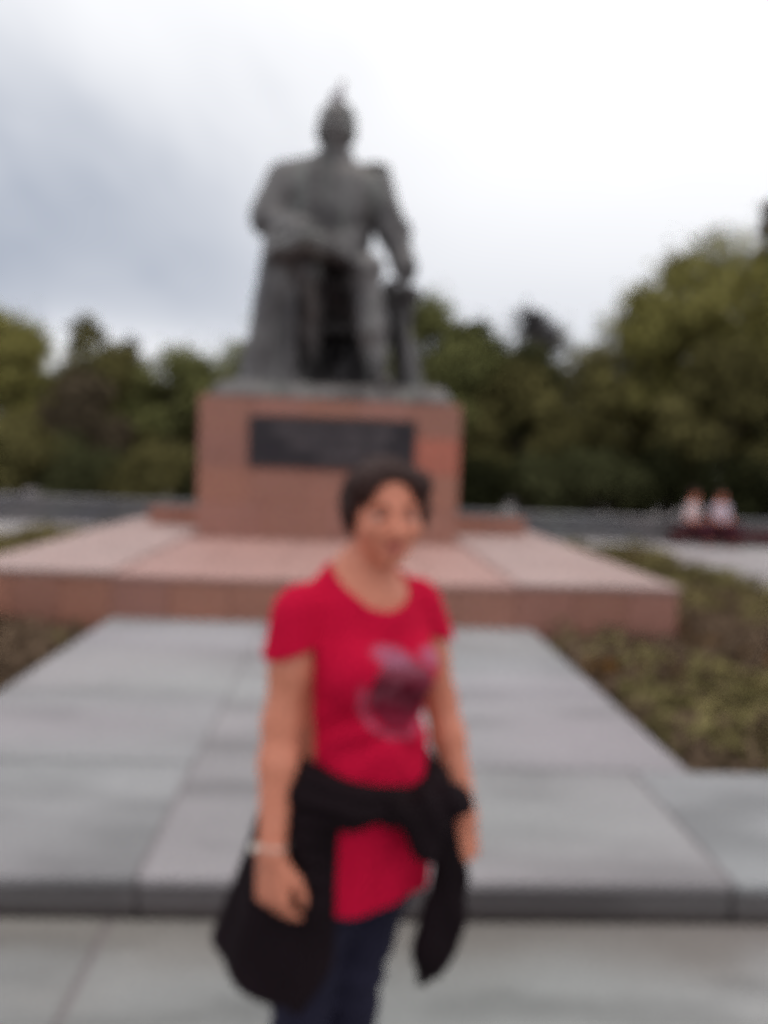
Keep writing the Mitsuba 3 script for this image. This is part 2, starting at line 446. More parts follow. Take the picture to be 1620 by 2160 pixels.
G3 = ['mat_granite_0', 'mat_granite_1', 'mat_granite_2']
facing(plat, 'x', PX0, CX0, PY0, -1, 0.02, PZ - 0.05, 3, 1, G3, rng)
facing(plat, 'x', CX0, CX1, PY0, -1, 0.02, CZ - 0.05, 7, 1, G3, rng)
facing(plat, 'x', CX1, PX1, PY0, -1, 0.02, PZ - 0.05, 3, 1, G3, rng)
facing(plat, 'y', PY0 + 0.06, PY1 - 0.06, PX0, -1, 0.02, PZ - 0.05, 9, 1, G3, rng)
facing(plat, 'y', PY0 + 0.06, PY1 - 0.06, PX1, 1, 0.02, PZ - 0.05, 9, 1, G3, rng)
facing(plat, 'x', PX0, PX1, PY1, 1, 0.02, PZ - 0.05, 10, 1, G3, rng)
P2 = ['mat_granite_pale_0', 'mat_granite_pale_1']


def paving(parent, x0, x1, y0, y1, z, nx, ny, mats, rng, name='top_slab', th=0.05):
    xs, ys = np.linspace(x0, x1, nx + 1), np.linspace(y0, y1, ny + 1)
    for i in range(nx):
        for j in range(ny):
            obj(name, cbox(xs[i] + 0.003, xs[i + 1] - 0.003, ys[j] + 0.003, ys[j + 1] - 0.003, z - th, z, 0.006, 0.0008, rng), mats[rng.integers(len(mats))], parent)


paving(plat, PX0 - 0.02, CX0, PY0 - 0.02, PY1 + 0.02, PZ, 2, 8, P2, rng)
paving(plat, CX1, PX1 + 0.02, PY0 - 0.02, PY1 + 0.02, PZ, 2, 8, P2, rng)
paving(plat, CX0 + 0.002, CX1 - 0.002, PY0 - 0.02, 10.89, CZ, 5, 4, ['mat_granite_top'], rng)
for x0, x1 in ((-2.98, -2.04), (1.66, 2.85)):
    n = 2
    for a, b in zip(np.linspace(x0, x1, n + 1)[:-1], np.linspace(x0, x1, n + 1)[1:]):
        obj('kerb_block', cbox(a + 0.003, b - 0.003, 12.45, 12.75, PZ + 0.001, PZ + 0.25, 0.01), G3[rng.integers(3)], plat)

DX0, DX1, DY0, DY1, DZ = -1.975, 1.545, 10.90, 13.55, 2.425
ped = thing('pedestal', 'tall red granite block pedestal with a dark inscription plaque', 'pedestal')
obj('core', cbox(DX0 + 0.06, DX1 - 0.06, DY0 + 0.06, DY1 - 0.06, CZ - 0.06, DZ - 0.01), 'mat_mortar', ped)
zr = np.linspace(CZ + 0.002, DZ, 5)
for r in range(4):
    for (along, u0, u1, fx, out) in (('x', DX0, DX1, DY0, -1), ('x', DX0, DX1, DY1, 1), ('y', DY0 + 0.06, DY1 - 0.06, DX0, -1), ('y', DY0 + 0.06, DY1 - 0.06, DX1, 1)):
        us = np.linspace(u0, u1, 5 + (r % 2))
        for q, (a, b) in enumerate(zip(us[:-1], us[1:])):
            d = rng.uniform(0, 0.003)
            f0, f1 = sorted((fx + out * d, fx - out * 0.058))
            box = (a + 0.002, b - 0.002, f0, f1) if along == 'x' else (f0, f1, a + 0.002, b - 0.002)
            m = 'mat_granite_orange' if (along == 'x' and out < 0 and b > DX1 - 0.1 and r == 2) else G3[rng.integers(3)]
            obj('facing_stone', cbox(*box, zr[r] + 0.002, zr[r + 1] - 0.002, 0.006), m, ped)
paving(ped, DX0 + 0.062, DX1 - 0.062, DY0 + 0.062, DY1 - 0.062, DZ - 0.004, 2, 2, G3, rng, 'top_stone', 0.006)
pq = obj('plaque', cbox(-1.30, 0.93, DY0 - 0.035, DY0 - 0.004, 1.505, 2.18, 0.012), 'mat_plaque', ped, label='dark plaque with worn raised lettering on the front of the pedestal')
fr = [cbox(-1.30, 0.93, DY0 - 0.043, DY0 - 0.036, 2.15, 2.18, 0.003), cbox(-1.30, 0.93, DY0 - 0.043, DY0 - 0.036, 1.505, 1.535, 0.003),
      cbox(-1.30, -1.27, DY0 - 0.043, DY0 - 0.036, 1.536, 2.149, 0.003), cbox(0.90, 0.93, DY0 - 0.043, DY0 - 0.036, 1.536, 2.149, 0.003)]
obj('frame', join(fr), 'mat_plaque', pq)
r2 = np.random.default_rng(8)
strokes = []
for zc, x0, x1, hh in ((2.00, -0.95, 0.62, 0.10), (1.83, -0.75, 0.45, 0.10), (1.67, -0.35, 0.35, 0.08)):
    x = x0
    while x < x1:
        w = r2.uniform(0.03, 0.06)
        for t in (0, w):
            strokes.append(cbox(x + t, x + t + 0.014, DY0 - 0.042, DY0 - 0.0352, zc - hh / 2, zc + hh / 2 * r2.uniform(0.5, 1), 0.002))
        strokes.append(cbox(x + 0.015, x + w - 0.001, DY0 - 0.041, DY0 - 0.0352, zc - 0.007, zc + 0.007, 0.002))
        x += w + r2.uniform(0.03, 0.05) + (0.07 if r2.random() < 0.15 else 0)
obj('lettering', join(strokes), 'mat_letters', pq, kind='stuff', label='worn raised lettering on the plaque')

# ---------------------------------------------------------------- the bronze statue
st = thing('statue', 'dark bronze statue of a seated man in a long coat on the pedestal', 'statue')


def slab_mesh(x0, x1, y0, y1, z0, z1, inset):
    def f(p):
        t = np.clip((p[:, 2] - z0) / (z1 - z0), 0, 1)
        cx, cyy = (x0 + x1) / 2, (y0 + y1) / 2
        q = np.stack([np.abs(p[:, 0] - cx) - (x1 - x0) / 2 + inset * t, np.abs(p[:, 1] - cyy) - (y1 - y0) / 2 + inset * t, np.abs(p[:, 2] - (z0 + z1) / 2) - (z1 - z0) / 2], 1) + 0.04
        d = np.linalg.norm(np.maximum(q, 0), axis=1) + np.minimum(q.max(1), 0) - 0.04
        return d - 0.035 * (vfbm(p * [3, 3, 5], 2, 3) - 0.5)
    return surface_nets(f, (x0 - 0.1, y0 - 0.1, z0 - 0.1), (x1 + 0.1, y1 + 0.1, z1 + 0.12), 0.03)


obj('base_plate', slab_mesh(-1.90, 1.47, 11.0, 13.35, DZ + 0.005, 2.67, 0.16), 'mat_bronze', st, smooth=True)


def hand(p, W, d, s, n, scale, curl=0.5, side=1):
    """Wrist W, direction d of the hand, s towards the thumb's side, n out of the palm."""
    W, d, s, n = (np.asarray(v, float) for v in (W, d, s, n))
    P = lambda a, b, c: W + scale * (a * d + b * s + c * n)
    k = scale
    pal = None
    for b0, b1, r0, r1 in ((-0.016, -0.030, 0.0165, 0.0125), (-0.006, -0.010, 0.0165, 0.013), (0.005, 0.010, 0.0165, 0.0135), (0.014, 0.029, 0.0165, 0.013)):
        e = rc(p, P(-0.01, b0, 0), P(0.082, b1, 0), r0 * k, r1 * k)
        pal = e if pal is None else smin(pal, e, 0.010 * k)
    out = pal
    for b, L, r in ((0.029, 0.066, 0.0085), (0.010, 0.074, 0.0088), (-0.010, 0.068, 0.0084), (-0.029, 0.052, 0.0075)):
        q = np.array([0.080, b, 0.0])
        ang = 0.18 + 0.12 * (0.03 - b) / 0.06
        pts = [P(*q)]
        for f_, a in ((0.46, curl * 0.7), (0.31, curl), (0.23, curl * 0.8)):
            ang += a
            q = q + L * f_ * np.array([math.cos(ang), 0.04 * b / 0.03, math.sin(ang)])
            pts.append(P(*q))
        fd = chain(p, pts, [r * k, r * 0.95 * k, r * 0.88 * k, r * 0.75 * k], 0.003 * k)
        out = smin(out, fd, 0.005 * k)
    th = chain(p, [P(0.015, 0.020, 0.006), P(0.050, 0.046, 0.020), P(0.078, 0.050, 0.030), P(0.098, 0.047, 0.036)], [0.0150 * k, 0.0115 * k, 0.0098 * k, 0.0078 * k], 0.004 * k)
    return smin(out, th, 0.010 * k)


def head_sdf(q, hair_lumps=False):
    """A head about the origin, looking along -y, 0.21 m high."""
    d = smin(ell(q, (0, 0.012, 0.025), (0.073, 0.092, 0.082)), ell(q, (0, -0.024, -0.040), (0.058, 0.066, 0.068)), 0.035)
    d = smin(d, ell(q, (0, -0.066, -0.092), (0.022, 0.018, 0.017)), 0.02)
    for s in (-1, 1):
        d = smin(d, ell(q, (s * 0.036, -0.064, -0.028), (0.024, 0.022, 0.022)), 0.02)
        d = smin(d, ell(q, (s * 0.030, -0.080, 0.017), (0.024, 0.010, 0.008)), 0.012)
        d = smax(d, -ell(q, (s * 0.031, -0.100, 0.0), (0.019, 0.016, 0.011)), 0.012)
        d = smin(d, ell(q, (s * 0.073, 0.008, -0.012), (0.011, 0.019, 0.030)), 0.008)
    d = smin(d, rc(q, (0, -0.084, 0.006), (0, -0.108, -0.034), 0.008, 0.0125), 0.012)
    for s in (-1, 1):
        d = smin(d, ell(q, (s * 0.012, -0.097, -0.038), (0.009, 0.010, 0.008)), 0.006)
    d = smin(d, ell(q, (0, -0.086, -0.062), (0.022, 0.010, 0.0055)), 0.005)
    d = smin(d, ell(q, (0, -0.085, -0.072), (0.019, 0.010, 0.0065)), 0.005)
    return d


HS = 3.55


def statue_figure(p):
    # trunk
    d = ell(p, (-0.37, 12.48, 5.36), (0.72, 0.50, 0.82))
    d = smin(d, rc(p, (-0.98, 12.48, 5.70), (0.28, 12.48, 5.74), 0.33, 0.33), 0.2)
    d = smin(d, ell(p, (-0.36, 12.40, 4.45), (0.70, 0.55, 0.75)), 0.2)
    # legs
    d = smin(d, chain(p, [(-0.62, 12.3, 4.15), (-0.60, 11.72, 4.28), (-0.62, 11.90, 3.80), (-0.62, 12.05, 3.45), (-0.64, 12.18, 2.95), (-0.64, 12.19, 2.80)], [0.42, 0.28, 0.235, 0.24, 0.165, 0.155], 0.05), 0.12)
    d = smin(d, chain(p, [(0.00, 12.3, 4.10), (0.19, 11.62, 4.32), (0.25, 11.56, 3.80), (0.31, 11.54, 3.45), (0.38, 11.48, 2.95), (0.39, 11.48, 2.80)], [0.40, 0.26, 0.21, 0.215, 0.15, 0.145], 0.05), 0.12)
    for x in (-0.74, 0.42):
        yb = 0.0 if x > 0 else 0.62
        x = x if x > 0 else -0.66
        d = smin(d, chain(p, [(x, yb + 11.58, 2.775), (x + (0.05 if x > 0 else -0.04), yb + 11.30, 2.745), (x + (0.09 if x > 0 else -0.07), yb + 11.10, 2.72)], [0.15, 0.125, 0.10]), 0.06)
    # arms
    d = smin(d, chain(p, [(-0.98, 12.46, 5.68), (-1.29, 12.30, 5.14), (-0.80, 11.85, 4.88)], [0.31, 0.245, 0.20], 0.06), 0.07)
    d = smin(d, chain(p, [(0.30, 12.46, 5.70), (0.62, 12.32, 5.04), (0.77, 11.98, 4.42)], [0.30, 0.235, 0.175], 0.06), 0.04)
    d = smin(d, rc(p, (-0.93, 11.98, 4.94), (-0.78, 11.83, 4.87), 0.245, 0.235), 0.03)
    d = smin(d, rc(p, (0.73, 12.08, 4.58), (0.765, 11.99, 4.44), 0.190, 0.180), 0.03)
    # coat folds
    fold = np.sin((p[:, 0] + 0.25 * p[:, 2] + 0.5 * vnoise(p * 1.3, 1)) * 15) * 0.5 + np.sin((p[:, 2] - 0.6 * p[:, 0] + 0.6 * vnoise(p * 1.7, 4)) * 9) * 0.5
    soft = np.clip((6.0 - p[:, 2]) / 0.4, 0, 1)
    d = d - (0.022 * fold + 0.05 * (np.abs(vfbm(p * [3.2, 3.2, 1.3], 8, 3) - 0.5) * 2 - 0.25)) * soft
    # coat front: opening, lapels, collar, epaulettes, buttons
    for s in (-1, 1):
        d = smin(d, ell(p, (-0.35 + s * 0.24, 12.06, 5.42), (0.16, 0.07, 0.46), rotz(s * -22)), 0.04)
        if s > 0:
            d = smin(d, ell(p, (0.30, 12.46, 6.02), (0.24, 0.27, 0.07), rotz(0)), 0.05)
        else:
            d = smin(d, chain(p, [(-0.62, 12.40, 6.02), (-1.08, 12.44, 5.82), (-1.36, 12.38, 5.25)], [0.14, 0.24, 0.20]), 0.10)
        for k in range(5):
            d = np.minimum(d, ell(p, (-0.35 + s * (0.12 + 0.012 * k), 11.985 + 0.02 * abs(k - 2), 5.62 - 0.22 * k), (0.035, 0.03, 0.035)))
        for k in range(9 if s > 0 else 0):
            a = math.radians(-80 + 20 * k)
            c = np.array([-0.35 + s * (0.66 + 0.20 * math.cos(a)), 12.46 + 0.28 * math.sin(a), 5.95])
            d = smin(d, rc(p, c, c + [s * 0.03, 0, -0.17], 0.03, 0.026), 0.015)
    d = smin(d, rc(p, (-0.32, 12.46, 5.95), (-0.30, 12.42, 6.32), 0.29, 0.225), 0.06)
    col = smax(np.abs(rc(p, (-0.32, 12.43, 5.9), (-0.31, 12.42, 6.3), 0.275, 0.255)) - 0.03, p[:, 2] - 6.22 + 0.4 * np.clip(12.3 - p[:, 1], 0, 1), 0.02)
    d = smin(d, col, 0.02)
    # head, side hair, whiskers
    q = (p - [-0.30, 12.36, 6.56]) @ rotz(-6) / HS
    hd = head_sdf(q)
    hd = smin(hd, ell(q, (0, 0.022, 0.034), (0.079, 0.090, 0.079)) + 0.004 * np.sin(q[:, 0] * 160 + 5 * np.sin(q[:, 2] * 60)), 0.006)
    for s in (-1, 1):
        hd = smin(hd, ell(q, (s * 0.070, -0.016, -0.022), (0.016, 0.030, 0.048)), 0.012)
    hd = smin(hd, ell(q, (0, -0.094, -0.052), (0.030, 0.012, 0.008)), 0.006)
    d = smin(d, hd * HS, 0.05)
    # hands
    d = smin(d, hand(p, (-0.80, 11.85, 4.88), (0.86, -0.43, -0.27), (0.25, -0.10, 0.96), (0.45, 0.88, -0.1), HS * 0.95, 0.45), 0.05)
    d = smin(d, hand(p, (0.77, 11.97, 4.40), (0.12, -0.35, -0.93), (-0.55, -0.80, 0.23), (-0.83, 0.48, -0.28), HS * 0.9, 0.95), 0.05)
    return d


obj('figure', surface_nets(statue_figure, (-1.75, 10.95, 2.45), (1.15, 13.2, 7.15), 0.024), 'mat_bronze', st, smooth=True)


def statue_coat(p):
    d = None
    rr = np.random.default_rng(3)
    # the long skirt of the coat hanging over his right side, in folds
    for k in range(7):
        t = k / 6
        top = np.array([-1.12 - 0.06 * math.sin(3 * t), 11.72 + 1.0 * t, 4.75 - 0.1 * t])
        bot = np.array([-1.30 - 0.12 * math.sin(3 * t) + rr.uniform(-0.05, 0.05), 11.55 + 1.35 * t, 2.66])
        e = rc(p, top, bot, 0.13, 0.16 + 0.05 * (k % 2))
        d = e if d is None else smin(d, e, 0.10)
    for k in range(4):
        e = rc(p, (-1.10 + 0.07 * k, 11.62, 4.50), (-1.32 + 0.16 * k, 11.60 - 0.05 * (k % 2), 2.66), 0.10, 0.11)
        d = smin(d, e, 0.07)
    # the hem across the knees
    d = smin(d, chain(p, [(-1.15, 11.72, 4.42), (-0.98, 11.32, 4.48), (-0.62, 11.17, 4.62), (-0.30, 11.22, 4.52), (-0.02, 11.36, 4.36)], [0.14, 0.14, 0.13, 0.12, 0.10], 0.05), 0.08)
    d = smin(d, ell(p, (-0.60, 11.62, 4.50), (0.56, 0.52, 0.16)), 0.12)
    # the other skirt, on his left
    for k in range(5):
        t = k / 4
        d = smin(d, rc(p, (0.56 + 0.12 * t, 12.25 + 0.55 * t, 4.25), (0.97 + 0.03 * math.sin(5 * t), 12.10 + 0.75 * t, 2.66), 0.13, 0.16 + 0.03 * (k % 2)), 0.09)
    # the cape on the back
    for k in range(6):
        d = smin(d, rc(p, (-1.0 + 0.20 * k, 12.80, 5.7), (-1.25 + 0.27 * k, 13.05 + 0.06 * (k % 2), 2.66), 0.14, 0.17), 0.1)
    return d - 0.022 * np.sin((p[:, 0] * 1.1 + p[:, 1] * 0.8 + 0.5 * vnoise(p * 1.1, 6)) * 16) - 0.06 * (np.abs(vfbm(p * [4, 4, 1.0], 9, 3) - 0.5) * 2 - 0.25)


obj('coat', surface_nets(statue_coat, (-1.85, 10.95, 2.5), (1.35, 13.5, 6.1), 0.026), 'mat_bronze', st, smooth=True)


def statue_chair(p):
    d = rbox(p, (-0.15, 12.72, 3.66), (0.98, 0.40, 0.14), 0.05)
    for x in (-1.02, 0.80):
        for y in (11.92, 12.95):
            d = np.minimum(d, rbox(p, (x, y, 3.08), (0.085, 0.085, 0.46), 0.03))
        d = np.minimum(d, rbox(p, (x, 12.4, 2.86), (0.05, 0.55, 0.05), 0.02))
    d = np.minimum(d, rbox(p, (0.80, 12.43, 3.40), (0.04, 0.46, 0.62), 0.02))  # side panel added to keep the gap beside the shin dark
    d = np.minimum(d, rbox(p, (0.84, 12.35, 4.06), (0.08, 0.60, 0.07), 0.04))
    d = np.minimum(d, rbox(p, (0.84, 11.82, 3.88), (0.075, 0.075, 0.20), 0.03))
    d = np.minimum(d, rc(p, (0.76, 11.76, 4.06), (0.92, 11.76, 4.06), 0.10))
    d = np.minimum(d, rbox(p, (-0.40, 12.85, 4.3), (0.62, 0.06, 0.75), 0.05))
    return d


obj('chair', surface_nets(statue_chair, (-1.3, 11.5, 2.5), (1.15, 13.2, 5.2), 0.03), 'mat_bronze_shaded', st, smooth=30)
obj('walking_stick', tube([(0.805, 11.83, 4.25), (0.83, 11.74, 3.6), (0.86, 11.62, 2.66)], [0.045, 0.04, 0.035], 10), 'mat_bronze', st, smooth=True)

# the gull on the statue's head
BO, GS = np.array([-0.285, 12.40, 6.915]), 1.15


def gull_body(p):
    q = (p - BO) @ rotz(25) / GS
    d = ell(q, (0, 0.02, 0.115), (0.058, 0.115, 0.062))
    d = smin(d, rc(q, (0, -0.06, 0.15), (0, -0.085, 0.225), 0.034, 0.030), 0.03)
    d = smin(d, ell(q, (0, -0.092, 0.245), (0.032, 0.042, 0.032)), 0.015)
    return GS * smin(d, rc(q, (0, 0.12, 0.105), (0, 0.21, 0.085), 0.030, 0.014), 0.03)


gu = thing('gull', 'pale gull perched on top of the bronze head', 'bird')
RG = rotz(25)
gp = lambda *v: BO + GS * np.asarray(v, float) @ RG.T
obj('body', surface_nets(gull_body, BO - [0.3, 0.4, 0.05], BO + [0.3, 0.4, 0.42], 0.009), 'mat_bird_white', gu, smooth=True)
for s in (-1, 1):
    obj('wing', surface_nets(lambda p: GS * ell((p - BO) @ RG / GS, (s * 0.052, 0.06, 0.130), (0.020, 0.125, 0.045)), BO - [0.35, 0.4, 0.05], BO + [0.35, 0.4, 0.35], 0.009), 'mat_bird_grey', gu, smooth=True)
    obj('leg', tube([gp(s * 0.025, 0.0, -0.005), gp(s * 0.025, 0.005, 0.065)], [0.006, 0.007], 6), 'mat_bird_beak', gu)
obj('beak', tube([gp(0, -0.125, 0.245), gp(0, -0.15, 0.242), gp(0, -0.172, 0.232)], [0.012, 0.010, 0.003], 8), 'mat_bird_beak', gu, smooth=True)

# ---------------------------------------------------------------- the woman
wo = thing('person', 'woman with short dark hair in a red t-shirt, dark jacket tied at her waist', 'person')
L = lambda x, y, z: RB @ np.array([x, y, z]) + BODY
HC, HR = np.array([0.086, 1.738, 1.493]), rotz(14)
prof_z = np.array([0.55, 0.62, 0.72, 0.82, 0.92, 1.02, 1.10, 1.18, 1.26, 1.31, 1.345, 1.375, 1.41])
prof_a = np.array([0.135, 0.172, 0.188, 0.180, 0.166, 0.152, 0.150, 0.152, 0.150, 0.135, 0.098, 0.066, 0.052])
prof_b = np.array([0.120, 0.130, 0.135, 0.132, 0.124, 0.114, 0.114, 0.116, 0.106, 0.090, 0.072, 0.058, 0.052])


def trunk(p, grow=0.0):
    q = (p - BODY) @ RB
    z = np.clip(q[:, 2], 0.55, 1.41)
    a, b = np.interp(z, prof_z, prof_a) + grow, np.interp(z, prof_z, prof_b) + grow
    r = np.sqrt((q[:, 0] / a) ** 2 + ((q[:, 1] - 0.005) / b) ** 2)
    d = (r - 1) * np.minimum(a, b) * 0.95
    d = smax(d, q[:, 2] - 1.40 - grow, 0.02)
    d = smax(d, 0.56 - q[:, 2], 0.01)
    for s in (-1, 1):
        d = smin(d, rc(q, (s * 0.05, 0.012, 1.324), (s * 0.146, 0.008, 1.280), 0.036 + grow, 0.045 + grow), 0.03)
        d = smin(d, ell(q, (s * 0.066, -0.088, 1.165), np.array([0.060, 0.052, 0.062]) + grow), 0.04)
    return d


RS, RE, RW = L(-0.156, 0.000, 1.278), np.array([-0.114, 1.638, 1.060]), np.array([-0.120, 1.556, 0.824])
LS, LE, LW = L(0.153, 0.005, 1.278), np.array([0.240, 1.855, 1.050]), np.array([0.300, 1.775, 0.805])


def arm(p, S, E, W, g=0.0):
    S, E, W = (np.asarray(v, float) for v in (S, E, W))
    m, fm = S * 0.5 + E * 0.5, E * 0.68 + W * 0.32
    return chain(p, [S, m, E, fm, W], np.array([0.046, 0.0425, 0.0375, 0.0385, 0.0260]) + g, 0.02)


HX = np.array([1.09, 1.0, 1.0])
LEAN = np.array([-0.05, 0.0, 0.0])


def body(p):
    d = smax(trunk(p, -0.008), 0.74 - p[:, 2], 0.02)
    q = (p - HC) @ HR / HX
    d = smin(d, chain(p, [L(0, 0.012, 1.34), HC + HR @ np.array([0, 0.022, -0.055])], [0.056, 0.053]), 0.03)
    for s in (-1, 1):
        d = smin(d, rc(p, L(s * 0.02, 0.020, 1.385), L(s * 0.095, 0.012, 1.312), 0.028, 0.022), 0.025)
    d = smin(d, head_sdf(q), 0.012)
    d = smin(d, arm(p, RS, RE, RW), 0.025)
    d = smin(d, arm(p, LS, LE, LW), 0.025)
    d = smin(d, hand(p, RW + [0, 0, -0.006], (0.08, -0.10, -0.992), (0.80, -0.59, 0.124), (0.59, 0.80, -0.033), 1.0, 0.38), 0.014)
    d = smin(d, hand(p, LW + [0.001, -0.001, -0.006], (0.08, -0.10, -0.99), (-0.62, -0.78, 0.03), (-0.78, 0.62, -0.12), 0.97, 0.45), 0.014)
    for s in (-1, 1):
        d = smin(d, chain(p, [L(s * 0.078, 0.0, 0.74), L(s * 0.068, 0.0, 0.44) + LEAN, L(s * 0.072, 0.03, 0.10) + LEAN], [0.070, 0.044, 0.030], 0.02), 0.03)
    return d


obj('body', surface_nets(body, (-0.24, 1.45, 0.06), (0.42, 2.02, 1.62), 0.0042), 'mat_skin', wo, smooth=True)


def wrinkles(p, amp):
    q = (p - BODY) @ RB
    w = np.sin((q[:, 2] * 1.0 + 0.5 * np.abs(q[:, 0]) + 0.10 * vnoise(p * 9, 3)) * 70) * np.exp(-((q[:, 2] - 1.02) / 0.09) ** 2)
    v = np.sin((q[:, 0] - 0.35 * q[:, 2] + 0.06 * vnoise(p * 11, 8)) * 60) * (0.4 + 0.6 * vnoise(p * 6, 12))
    return amp * (0.6 * w + 0.5 * v)


def shirt(p):
    q = (p - BODY) @ RB
    d = trunk(p, 0.006)
    hem = np.clip((0.92 - q[:, 2]) / 0.3, 0, 1)
    d = d - 0.008 * hem
    for S, E in ((RS, RE), (LS, LE)):
        d = smin(d, rc(p, S, S * 0.50 + E * 0.50, 0.054, 0.063), 0.03)
    for s in (-1, 1):
        d = smin(d, rc(p, L(s * 0.02, 0.020, 1.385), L(s * 0.095, 0.012, 1.312), 0.042, 0.036), 0.025)
    d = d - wrinkles(p, 0.0075) - 0.008 * (vfbm(p * [16, 16, 10], 21, 3) - 0.5)
    inner = trunk(p, -0.004)
    d = smax(d, -ell(q, (0.012, -0.055, 1.400), (0.102, 0.150, 0.114)), 0.006)
    # sleeves end in a slanting cut, the hem in a wavy one
    for S, E in ((RS, RE), (LS, LE)):
        t = (E - S) / np.linalg.norm(E - S)
        near = np.abs(q[:, 0]) > 0.145
        d = np.where(near, smax(d, (p - S) @ t - 0.078 - 0.5 * (np.abs(q[:, 0]) - 0.185), 0.006), d)
    d = smax(d, 0.672 + 0.008 * np.sin(q[:, 0] * 25) + 0.0 * q[:, 0] - q[:, 2], 0.006)
    return d


obj('t_shirt', surface_nets(shirt, (-0.24, 1.45, 0.55), (0.40, 2.02, 1.44), 0.0045), 'mat_shirt', wo, smooth=True, label='crimson red t-shirt with a round dark print on the chest')


def trousers(p):
    d = smax(smax(trunk(p, 0.0), (p[:, 2] - 0.90), 0.01), 0.67 - p[:, 2], 0.04)
    for s in (-1, 1):
        d = smin(d, chain(p, [L(s * 0.076, 0.0, 0.72), L(s * 0.064, 0.0, 0.44) + LEAN, L(s * 0.070, 0.03, 0.10) + LEAN], [0.092, 0.068, 0.054], 0.02), 0.035 if s < 0 else 0.02)
    d = d - 0.0035 * np.sin(p[:, 2] * 60 + 6 * vnoise(p * 8, 2) + p[:, 0] * 30)
    return smax(d, 0.07 - p[:, 2], 0.006)


obj('trousers', surface_nets(trousers, (-0.22, 1.45, 0.03), (0.32, 2.02, 0.95), 0.006), 'mat_trousers', wo, smooth=True, label='dark navy trousers')
for s in (-1, 1):
    obj('shoe', surface_nets(lambda p: smax(smin(ell((p - L(s * 0.075, -0.05, 0.035) - LEAN) @ RB, (0, 0, 0), (0.042, 0.125, 0.045)), ell((p - L(s * 0.072, 0.03, 0.06) - LEAN) @ RB, (0, 0, 0), (0.038, 0.05, 0.045)), 0.03), 0.002 - p[:, 2], 0.004),
                             L(s * 0.075, -0.02, 0.05) + LEAN - [0.18, 0.2, 0.06], L(s * 0.075, -0.02, 0.05) + LEAN + [0.18, 0.2, 0.1], 0.006), 'mat_shoe', wo, smooth=True)


def jacket(p):
    q = (p - BODY) @ RB
    x, y, z = q[:, 0], q[:, 1] - 0.005, q[:, 2]
    ang = np.degrees(np.arctan2(x, -y))             # 0 = front, -90 = her right, +-180 = back
    drop = np.clip(0.97 - z, 0, 1)
    side = np.exp(-((ang + 112) / 32) ** 2)
    a = 0.186 + 0.03 * drop + 0.47 * side * drop ** 1.7
    b = 0.143 + 0.03 * drop + 0.35 * side * drop ** 1.7
    rad = np.sqrt((x / a) ** 2 + (y / b) ** 2)
    ripple = 0.008 * np.sin(np.radians(ang) * 13 + 3.5 * vnoise(p * [5, 5, 2.5], 7)) * np.clip(drop * 4, 0, 1) + 0.005 * (vfbm(p * [14, 14, 9], 2, 3) - 0.5)
    shell = np.abs((rad - 1) * np.minimum(a, b) - ripple) - 0.011
    hem = np.interp(ang, [-180, -140, -112, -90, -75, -60, -50, -38, 110, 150, 180], [0.50, 0.52, 0.560, 0.525, 0.485, 0.475, 0.53, 0.60, 0.62, 0.55, 0.50])
    # the cloth runs from front right round the back to the left hip
    edge = np.where((ang > -43) & (ang < 100), np.minimum(ang + 43, 100 - ang) / 57.3 * 0.15, np.where(ang <= -43, np.maximum(ang + 43, -100) / 57.3 * 0.15, -(ang - 100) / 57.3 * 0.15))
    d = smax(shell, edge, 0.012)
    d = smax(d, hem - z, 0.012)
    d = smax(d, z - 0.955, 0.02)
    # the band of rolled cloth round the waist
    def W(deg, zz, out):
        t = math.radians(deg)
        return L((0.170 + out) * math.sin(t), 0.005 - (0.138 + out) * math.cos(t), zz)
    pts = [W(-150, 0.945, 0.0), W(-100, 0.945, 0.005), W(-62, 0.930, 0.010), W(-30, 0.905, 0.010), W(0, 0.892, 0.010), W(25, 0.893, 0.012)]
    band = chain(p, pts, [0.030, 0.036, 0.050, 0.042, 0.034, 0.030], 0.02)
    pts = [W(-150, 0.945, 0.0), W(-180, 0.94, 0), W(150, 0.935, 0), W(100, 0.93, 0.005), W(60, 0.905, 0.012), W(38, 0.890, 0.020)]
    band = np.minimum(band, chain(p, pts, [0.030, 0.03, 0.03, 0.03, 0.030, 0.030], 0.02))
    band = smin(band, chain(p, [W(-80, 0.93, 0.01), W(-62, 0.86, 0.02), W(-52, 0.70, 0.03)], [0.04, 0.045, 0.03], 0.02), 0.03)
    return smin(d, band - 0.0045 * np.sin(p[:, 0] * 45 + p[:, 2] * 150 + 6 * vnoise(p * 10, 5)), 0.02)


ja = obj('jacket', surface_nets(jacket, (-0.36, 1.40, 0.36), (0.36, 2.12, 1.04), 0.006), 'mat_jacket', wo, smooth=True, label='black jacket hanging from her waist, knotted on her left')


def knot(p):
    d = ell(p, (0.185, 1.605, 0.872), (0.046, 0.038, 0.052))
    d = smin(d, chain(p, [(0.19, 1.610, 0.900), (0.235, 1.630, 0.900), (0.258, 1.655, 0.893)], [0.032, 0.038, 0.036], 0.015), 0.02)
    d = smin(d, rc(p, (0.165, 1.615, 0.88), (0.125, 1.600, 0.89), 0.034, 0.03), 0.02)
    d = smin(d, ell(p, (0.188, 1.602, 0.828), (0.036, 0.03, 0.042)), 0.02)
    return d - 0.004 * np.sin(p[:, 0] * 90 + p[:, 2] * 70 + 4 * vnoise(p * 12, 6))


obj('knot', surface_nets(knot, (0.05, 1.52, 0.72), (0.38, 1.74, 0.98), 0.005), 'mat_jacket', ja, smooth=True)


